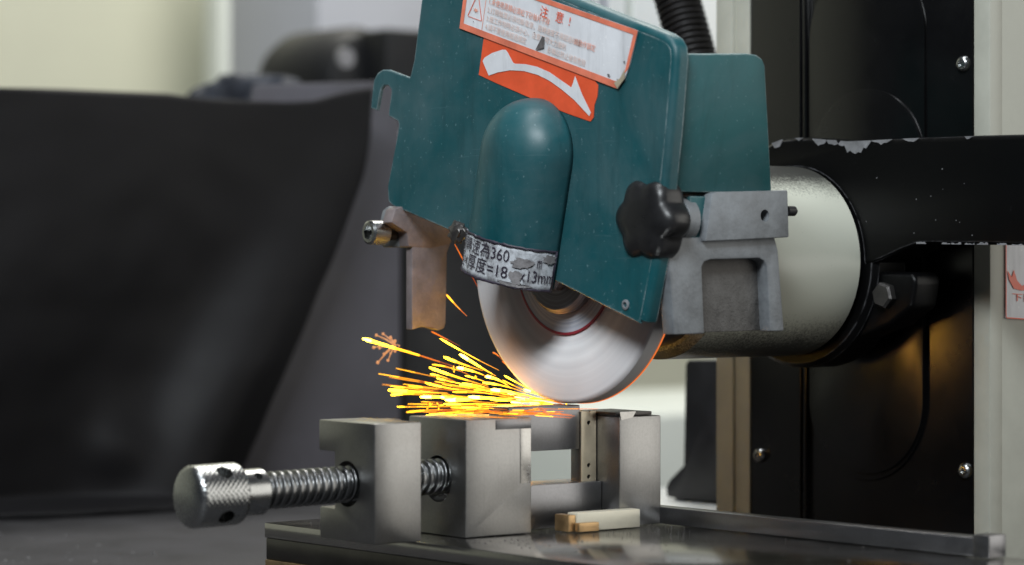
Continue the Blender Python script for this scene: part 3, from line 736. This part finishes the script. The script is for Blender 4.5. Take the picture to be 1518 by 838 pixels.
# ================================================================== MAGNETIC CHUCK
c0 = onz(392, 775, 0)
YN = c0.y; XL = c0.x; YF = .020
t = thing('magnetic_chuck', 'polished steel magnetic chuck reflecting the vise, with raised back rail', 'chuck', (XL+.25, -.07, -.055))
obj('top_plate', box(XL, .42, YN, YF+.016, -.009, 0, .0006), M['chuck'], t)
obj('body', box(XL+.0006, .4195, YN+.0008, YF+.0155, -.022, -.0092, .0005), M['chuck_side'], t)
obj('brass_strip', box(XL+.0004, .4197, YN+.0002, YF+.0155, -.0265, -.0222, .0004), M['brass'], t)
obj('base', box(XL+.0006, .4195, YN+.0008, YF+.0155, -.055, -.0267, .0005), M['chuck_side'], t)
xr = ony(1444, 800, YF).x
obj('back_rail', box(.040, xr, YF, YF+.010, .0003, .0105, .0008), M['steel_dark'], t)
obj('rail_end', box(xr+.0006, xr+.012, YF-.002, YF+.012, .0003, .0125, .0008), M['steel_dark'], t)
adopt(t)

# ================================================================== VISE (its own slightly turned frame)
A0 = onz(555, 809, 0); A1 = onz(980, 777, 0)
EY = (A1-A0).normalized(); EX = Vector((EY.y, -EY.x, 0)); A0 = A0-EX*0
HV = .153*(180/408.)
VW = .056
def vb(x0, x1, y0, y1, z0, z1, w=.0009): # local: x from the front face (0) backwards (negative), y along the screw
    xf = Matrix(((EX.x, EY.x, 0, A0.x), (EX.y, EY.y, 0, A0.y), (0, 0, 1, 0), (0, 0, 0, 1)))
    return box(x0, x1, y0, y1, z0, z1, w, 2, xf)
def vpt(x, y, z): return A0+EX*x+EY*y+Vector((0, 0, z))
def vhit(px, py, x=0): return hit(px, py, A0+EX*x, EX)          # pixel on a plane parallel to the front face
def vy(px, py=700, x=0): return (vhit(px, py, x)-A0).dot(EY)
V = thing('toolmaker_vise', 'ground steel toolmaker vise with long threaded screw standing on the chuck', 'vise', A0+EY*.1-EX*.028)
y1 = vy(625); b20, b21 = vy(690), vy(788); f0, f1 = vy(918), vy(980)
SZ = .0325
# screw block with the stepped back profile
def vprism(prof, y0, y1, w=.0009):
    return prism([vpt(x, y0, z) for x, z in prof], EY*(y1-y0), w)
prof = [(0, .0003), (0, HV), (-VW, HV), (-VW, HV-.0175), (-VW+.016, HV-.0175), (-VW+.016, .018), (-VW+.001, .018), (-VW+.001, .0003)]
sblk = obj('screw_block', vprism(prof, 0, y1), M['steel'], V)
bool_cut(sblk, [cyl(vpt(-.027, -.02, SZ), vpt(-.027, y1+.02, SZ), .0130, 40)])
obj('rear_web', vb(-VW+.006, -.036, y1-.004, y1+.012, .0004, HV-.0004), M['steel_dark'], V)
# moving jaw
mj = obj('moving_jaw', vb(-VW, 0, b20, b21, .0003, HV), M['steel'], V)
bool_cut(mj, [cyl(vpt(-.027, b20-.02, SZ), vpt(-.027, b20+.012, SZ), .0135, 40), cyl(vpt(.02, b21+.0016, .035), vpt(-.1, b21+.0016, .035), .0042, 4)])
a = vhit(735, 630); b = vhit(787, 636)
obj('jaw_patch', vb(-.002, .0004, (a-A0).dot(EY), b21-.0006, HV-.0062, HV-.0008, .0001), M['steel_dark'], mj)
obj('jaw_patch', vb(-.002, .00025, vy(771), b21-.0006, HV-.038, HV-.0063, .0001), M['steel_bright'], mj)
# base bar, fixed jaw
zbar = vhit(815, 718, -.016).z
obj('base_bar', vb(-.042, -.016, b21-.01, f0-.0004, .0004, zbar, .0006), M['steel_dark'], V)
FD = .044; xin = -.021
yg0, yg1 = vy(862.5, 660, xin), f0-.0003
fj = obj('fixed_jaw', vb(-FD, 0, f0, f1, .0003, HV-.002), M['steel'], V)
zj = vhit(873, 744, xin).z
jq = obj('jaw_plate', vb(xin-.011, xin-.0012, yg0+.0004, yg1, .0004, HV+.0004, .0003), M['steel_dark'], V)
jp = obj('jaw_face', vb(xin-.0011, xin, yg0, yg1-.0003, zj, HV+.0008, .0002), M['gold'], V)
bool_cut(jp, [cyl(hit(873, py, A0+EX*xin, EX)+EX*.004, hit(873, py, A0+EX*xin, EX)-EX*.004, .0014, 16) for py in (608, 627, 690, 707)])
bool_cut(jq, [cyl(hit(873, py, A0+EX*xin, EX)+EX*.004, hit(873, py, A0+EX*xin, EX)-EX*.007, .0014, 16) for py in (608, 627, 690, 707)])
obj('top_cover', vb(-FD+.002, -.0035, f0+.0004, vy(972), HV-.0018, HV+.0004, .0004), M['dark_steel'], V)
a = vhit(921, 616)
obj('nick', prism([vhit(px, py, .0004) for px, py in ((919, 611), (943, 610), (938, 619), (921, 623))], EX*-.0006), M['steel_bright'], fj)
# --- screw
def screw(y0, y1s, rmaj, rmin, pitch, na=64, npp=20):
    n = int((y1s-y0)/pitch*npp); bm = bmesh.new(); rows = []
    for i in range(n+1):
        yy = y0+(y1s-y0)*i/n; row = []
        for k in range(na):
            an = 2*math.pi*k/na; ph = (yy/pitch-k/na) % 1.0
            h = .5+.5*math.cos(2*math.pi*ph); h = min(1, max(0, (h-.18)/.62)); h = h*h*(3-2*h)
            r = rmin+(rmaj-rmin)*h
            row.append(bm.verts.new(vpt(-.027+r*math.cos(an), yy, SZ+.022*yy+r*math.sin(an))))
        rows.append(row)
    for A, B in zip(rows[:-1], rows[1:]):
        for k in range(na): bm.faces.new((A[k], A[(k+1) % na], B[(k+1) % na], B[k]))
    bm.faces.new(rows[0]); bm.faces.new(rows[-1]); return bm
def az(y): return SZ+.022*y
def sy(px, py): return (hit(px, py, vpt(-.027, 0, 0), EX)-A0).dot(EY)
yk0 = sy(306, 737); ykc = sy(352, 733); yt = sy(389, 729)
scr = obj('screw', screw(yt-.002, b20+.010, .0104, .0080, .0052), M['thread'], V, ang=70)
# knurled head
def knurl(y0, y1, r, na=224, nl=44):
    bm = bmesh.new(); rows = []
    L = y1-y0
    prof = [(0, 0.0), (0, r-.0035), (.0006, r-.0018), (.0018, r-.0005), (.003, r)]+[(.003+(L-.006)*k/nl, r) for k in range(1, nl+1)]+[(L-.0018, r-.0005), (L-.0006, r-.002), (L, r-.004), (L, 0)]
    for (d, rr) in prof:
        if rr == 0: rows.append([bm.verts.new(vpt(-.027, y0+d, az(y0+d)))]); continue
        row = []
        for k in range(na):
            an = 2*math.pi*k/na; q = rr
            if rr == r:
                s = an*r; w = .00155; q = rr+.00034*(abs(math.sin(math.pi*(s+d)/(2*w)*1.0))*abs(math.sin(math.pi*(s-d)/(2*w)*1.0))-.5)
            row.append(bm.verts.new(vpt(-.027+q*math.cos(an), y0+d, az(y0+d)+q*math.sin(an))))
        rows.append(row)
    for A, B in zip(rows[:-1], rows[1:]):
        for k in range(na):
            k2 = (k+1) % na
            if len(A) == 1: bm.faces.new((A[0], B[k2], B[k]))
            elif len(B) == 1: bm.faces.new((A[k], A[k2], B[0]))
            else: bm.faces.new((A[k], A[k2], B[k2], B[k]))
    return bm
head = obj('screw_head', knurl(yk0-.0125, ykc, .0170), M['chrome'], scr, ang=50)
cuts = []
ym = (yk0-.0125+ykc)/2+.0015
for an in (R(52), R(-42), R(140), R(228)):
    d = EX*math.cos(an)+Vector((0, 0, math.sin(an))); cuts.append(cyl(vpt(-.027, ym, az(ym))+d*.006, vpt(-.027, ym, az(ym))+d*.024, .0047, 28))
bool_cut(head, cuts)
col_ = obj('screw_collar', lathe(vpt(-.027, ykc-.001, az(ykc)), EY+Vector((0, 0, .022)), [(0, 0), (0, .0128), (yt-ykc-.001, .0128), (yt-ykc, .0118), (yt-ykc, 0)], 64), M['chrome'], scr)
d = EX*math.cos(R(48))+Vector((0, 0, math.sin(R(48))))
bool_cut(col_, [cyl(vpt(-.027, (ykc+yt)/2, az((ykc+yt)/2))+d*.006, vpt(-.027, (ykc+yt)/2, az((ykc+yt)/2))+d*.02, .0026, 24)])
adopt(V)
# ---- workpiece being ground
zt_ = WZ-WR-.0006
zw0 = vhit(815, 668, -.0225).z
wp = obj('workpiece', vb(-.042, -.0225, b21+.0003, yg0-.0002, zw0, max(zt_, HV+.001), .0005), M['steel_dark'])
tag(wp, 'grey steel bar clamped between the vise jaws under the grinding wheel', 'workpiece')
# ---- parallel block lying at the foot of the fixed jaw
xg = .010
g0, g1 = vy(856, 770, xg), vy(949, 770, xg)
t = thing('gauge_block', 'bright ground steel parallel block with bronze end lying against the fixed jaw', 'parallel block', vpt(xg, (g0+g1)/2, 0))
zg = vhit(900, 758, xg).z
obj('block', vb(.0006, xg, g0, g1, .0004, zg, .0005), M['pale_block'], t)
obj('bronze_piece', vb(xg+.0002, xg+.004, vy(852, 780, xg), vy(882, 780, xg), .0004, zg-.0055, .0005), M['bronze'], t)
obj('end_stop', vb(-.004, xg-.001, g0-.006, g0-.0003, .0004, zg-.001, .0006), M['bronze'], t)
adopt(t)

# ================================================================== GRINDING DUST
def grit(name, n, fn, rmin, rmax, mat, label, seedv):
    rn = random.Random(seedv); verts = []; faces = []
    for k in range(n):
        p = fn(rn); r = rmin*(rmax/rmin)**(rn.random()**2); b0 = len(verts)
        for a_ in range(4):
            an = a_*math.pi/2+rn.random(); verts.append((p.x+r*math.cos(an)*rn.uniform(.6, 1.5), p.y+r*math.sin(an)*rn.uniform(.6, 1.5), p.z))
        verts.append((p.x, p.y, p.z+r*rn.uniform(.4, .9)))
        for a_ in range(4): faces.append((b0+a_, b0+(a_+1) % 4, b0+4))
    me = bpy.data.meshes.new(name); me.from_pydata(verts, [], faces); return tag(link(name, me, mat, None, False), label, 'dust', None, 'stuff')
M['grit'] = simple('dark_swarf', (.075, .07, .068), .6, .4, .4, 200, .1)
def on_chuck(rn):
    if rn.random() < .6: return Vector((rn.gauss(.07, .035), rn.uniform(YN+.004, YF-.002), .0002))
    return Vector((rn.uniform(XL+.004, .30), rn.uniform(YN+.004, YF-.002), .0002))
grit('chuck_swarf', 700, on_chuck, .00015, .0009, M['grit'], 'fine dark swarf scattered over the polished chuck around the vise', 21)
M['dust'] = simple('pale_grinding_dust', (.085, .083, .083), .8, 0, .4, 200, .1)
grit('tray_dust', 2600, lambda rn: Vector((rn.uniform(-.75, .05), rn.gauss(-.30, .13), -.0549)), .0005, .0030, M['dust'], 'grey grinding dust lying on the tray left of the chuck', 22)

# ================================================================== SPARKS
YS = WY
def add_streak(bm, pts, r0, r1, h0, h1, ns=6):
    """tube along pts; h: temperature level (0..5) from first to last point"""
    rows = []; n = len(pts)
    for i, p in enumerate(pts):
        d = (pts[min(n-1, i+1)]-pts[max(0, i-1)]).normalized(); u = d.orthogonal().normalized(); v = d.cross(u); f = i/(n-1); r = r0+(r1-r0)*f
        if i == 0: r *= .45
        rows.append([bm.verts.new(p+(u*math.cos(2*math.pi*k/ns)+v*math.sin(2*math.pi*k/ns))*r) for k in range(ns)])
    lev = lambda f: max(0, min(5, int(round(h0+(h1-h0)*f))))
    for i, (A, B) in enumerate(zip(rows[:-1], rows[1:])):
        for k in range(ns): bm.faces.new((A[k], A[(k+1) % ns], B[(k+1) % ns], B[k])).material_index = lev((i+.5)/(n-1))
    bm.faces.new(rows[0]).material_index = lev(0); bm.faces.new(rows[-1]).material_index = lev(1)
def streak_obj(name, segs, parent=None):
    bm = bmesh.new()
    for (pts, r0, r1, h0, h1) in segs: add_streak(bm, pts, r0, r1, h0, h1)
    o = obj(name, bm, HEAT[0], parent, ang=80)
    for m_ in HEAT[1:]: o.data.materials.append(m_)
    return o
def seg3(x0, y0, x1, y1, y, sag=0.0, n=13):
    a, b = ony(x0, y0, y), ony(x1, y1, y); out = []
    for i in range(n):
        f = i/(n-1); p = a.lerp(b, f); p.z += sag*4*f*(1-f); out.append(p)
    return out
C5 = lambda x, y: (500+x/3.795, 420+y/3.795)
SP = [  # crop coords: head, tail, head half-width, material
    (580, 312, 910, 490, 8, 's'), (530, 272, 690, 354, 5, 'r'), (600, 415, 820, 492, 8, 's'), (690, 400, 892, 522, 9, 'h'), (535, 458, 760, 526, 8, 's'),
    (520, 475, 850, 580, 9, 's'), (675, 475, 835, 522, 9, 'h'), (835, 525, 968, 582, 9, 'h'), (525, 512, 665, 556, 6, 's'), (495, 560, 780, 612, 9, 's'),
    (290, 602, 620, 618, 11, 's'), (305, 629, 500, 636, 8, 's'), (470, 640, 730, 641, 9, 'h'), (400, 578, 650, 602, 6, 's'), (390, 726, 700, 712, 9, 's'),
    (500, 745, 840, 702, 7, 's'), (610, 655, 860, 644, 13, 'h'), (940, 520, 1135, 622, 7, 's'), (875, 390, 932, 440, 5, 'r'), (928, 440, 1050, 542, 4, 'r'),
    (615, 65, 730, 186, 7, 's'), (1050, 600, 1225, 662, 9, 'h'), (650, 612, 900, 622, 7, 's'), (865, 600, 1090, 640, 10, 'h'), (690, 570, 900, 612, 8, 's'),
    (740, 640, 1010, 650, 10, 'h'), (980, 670, 1200, 676, 9, 'h'), (820, 560, 1060, 618, 6, 's'), (600, 680, 900, 668, 8, 's'), (700, 700, 1020, 690, 7, 's'),
    (860, 655, 1160, 668, 8, 's'), (900, 690, 1270, 692, 8, 's'), (930, 545, 1120, 626, 6, 's'), (1000, 640, 1240, 682, 7, 'h'), (770, 600, 960, 640, 7, 's'),
    (560, 535, 700, 570, 6, 's'), (640, 700, 960, 706, 6, 's'), (1080, 650, 1290, 690, 8, 's'), (520, 735, 720, 728, 6, 's'), (690, 752, 900, 728, 5, 's'), (720, 520, 880, 575, 6, 's'),
    (880, 705, 1180, 700, 6, 's'), (960, 620, 1150, 655, 7, 'h'), (580, 640, 690, 636, 8, 'h'), (1100, 690, 1295, 695, 7, 'h')]
LV = {'s': (4.6, 1.4), 'h': (5.4, 2.2), 'r': (1.2, 0), 'd': (3.4, .6)}      # head and tail temperature
rnd = random.Random(4)
PXM = 1/2.47/1000
for (a, b, c, d, w, k) in SP:
    x0, y0 = C5(a, b); x1, y1 = C5(c, d); yy = YS+rnd.uniform(-.006, .006)
    hw = w/3.795*PXM*(1.12 if k != 's' else rnd.uniform(.65, 1.2))
    lv = LV['d'] if k == 's' and rnd.random() < .3 else LV[k]
    o = streak_obj('spark', [(seg3(x0, y0, x1, y1, yy, rnd.uniform(-.0010, .0016)), hw, hw*.16, lv[0], lv[1])])
    own = {(615, 65): 'lone orange spark streak just beside the lower edge of the deflector plate', (580, 312): 'long yellow spark streak rising towards the foot of the deflector plate', (390, 726): 'long yellow spark skimming just over the top of the screw block', (530, 272): 'dim red spark touching the foot of the deflector plate', (875, 390): 'short dim red spark high against the rim of the grinding wheel', (928, 440): 'thin dim red spark running down along the rim of the grinding wheel'}.get((a, b))
    if own: tag(o, own, 'spark')
    elif k == 'r': tag(o, 'dim red cooling spark streak flying left from the wheel', 'spark', 'dim red sparks')
    elif k == 'h': tag(o, 'white hot spark streak in the dense spray left of the wheel', 'spark', 'white hot sparks')
    else: tag(o, 'glowing yellow orange spark streak flying left from the wheel', 'spark', 'yellow orange sparks')
# thin red trail above
o = streak_obj('spark', [(seg3(674, 362, 717, 442, YS, .0, 8), .0003, .0002, .8, .1)]); tag(o, 'thin dark red spark line between deflector plate and wheel', 'spark')
# bursting spark
t = thing('bursting_spark', 'bursting spark with beaded twigs branching from its bright head', 'spark', ony(570, 515, YS))
x0, y0 = C5(145, 312); x1, y1 = C5(462, 406); x2, y2 = C5(662, 470)
streak_obj('streak', [(seg3(x0, y0, x1, y1, YS), .0011, .0006, 4.8, 2.6)], t)
streak_obj('tail', [(seg3(x1, y1, x2, y2, YS), .0005, .0003, 1.0, .2)], t)
for (bx, by, r) in ((220, 292, 13), (258, 285, 13), (300, 305, 14), (325, 325, 14), (205, 362, 14), (238, 366, 11), (262, 398, 11), (228, 446, 15), (285, 434, 13), (325, 382, 13), (300, 395, 10), (348, 352, 8)):
    px, py = C5(bx, by); qx, qy = C5(325, 352); p = ony(px, py, YS); q = ony(qx, qy, YS); rr = r/3.795*PXM
    bm = bmesh.new(); bmesh.ops.create_icosphere(bm, subdivisions=2, radius=rr*.72)
    for v in bm.verts: v.co += p
    add_streak(bm, [p, p.lerp(q, .5)+Vector((0, 0, .0008)), q], rr*.4, rr*.3, 0, 0, 5)
    obj('bead_twig', bm, M['ember'], t, ang=80)
adopt(t)
# small forks
for (bx, by) in ((515, 692), (572, 690), (790, 690), (655, 490), (770, 540), (912, 662), (1150, 680), (1285, 690)):
    segs = []; px, py = C5(bx, by)
    for k in range(4):
        an = rnd.uniform(0, 6.28); L = rnd.uniform(6, 13)/3.795*2; p = ony(px, py, YS-.004); q = ony(px+L*math.cos(an), py+L*math.sin(an), YS-.004); segs.append(([q, q.lerp(p, .5), p], .0005, .0002, 3.4, 1.2))
    o = streak_obj('spark_fork', segs); tag(o, 'tiny forked orange spark twig among the spray above the vise', 'spark', 'forked spark twigs')
# dense fine spray nobody could count
segs = []
for k in range(42):
    f = rnd.random()**.8; x1 = 842-rnd.random()*70; yb = 601-(842-x1)*.16*rnd.random()
    ang = rnd.gauss(-.10, .13); L = rnd.uniform(25, 95)
    xs = 840-f*200; ys = 602-(840-xs)*(.02+.24*rnd.random()**1.6)+rnd.uniform(0, 10)*f
    sl = (602-ys)/max(40, 840-xs)
    x_h, y_h = xs-L, ys-L*sl
    segs.append((seg3(x_h, min(y_h, 618), xs, min(ys, 614), YS+rnd.uniform(-.012, .010), 0, 4), rnd.uniform(.00018, .00045), .00012, rnd.uniform(2, 4.6), 1))
ds = streak_obj('fine_spark_spray', segs); tag(ds, 'dense spray of fine orange sparks thrown across the vise top', 'sparks', None, 'stuff')
# sparks skating along the jaw tops
segs = []
for k in range(60):
    x = rnd.uniform(.0, .052); yv = rnd.uniform(y1+.018 if False else b20+.002, b21+.03); L = rnd.uniform(.01, .035); z = HV+rnd.uniform(.0006, .004)
    p = vpt(-x, yv, z); q = p+Vector((L, rnd.uniform(-.004, .004), rnd.uniform(-.001, .002))); q.z = max(q.z, HV+.0006)
    segs.append(([p, p.lerp(q, .5), q], rnd.uniform(.00015, .00045), .0001, rnd.uniform(1.5, 3.6), .8))
ds = streak_obj('jaw_top_sparks', segs); tag(ds, 'low orange sparks skating over the top of the moving jaw', 'sparks', None, 'stuff')
# the spray's own light
l = bpy.data.lights.new('spark_light', 'POINT'); l.energy = .13; l.color = (1, .42, .10); l.shadow_soft_size = .012
lo = bpy.data.objects.new('spark_light', l); COL.objects.link(lo); lo.location = ony(752, 601, YS-.006)
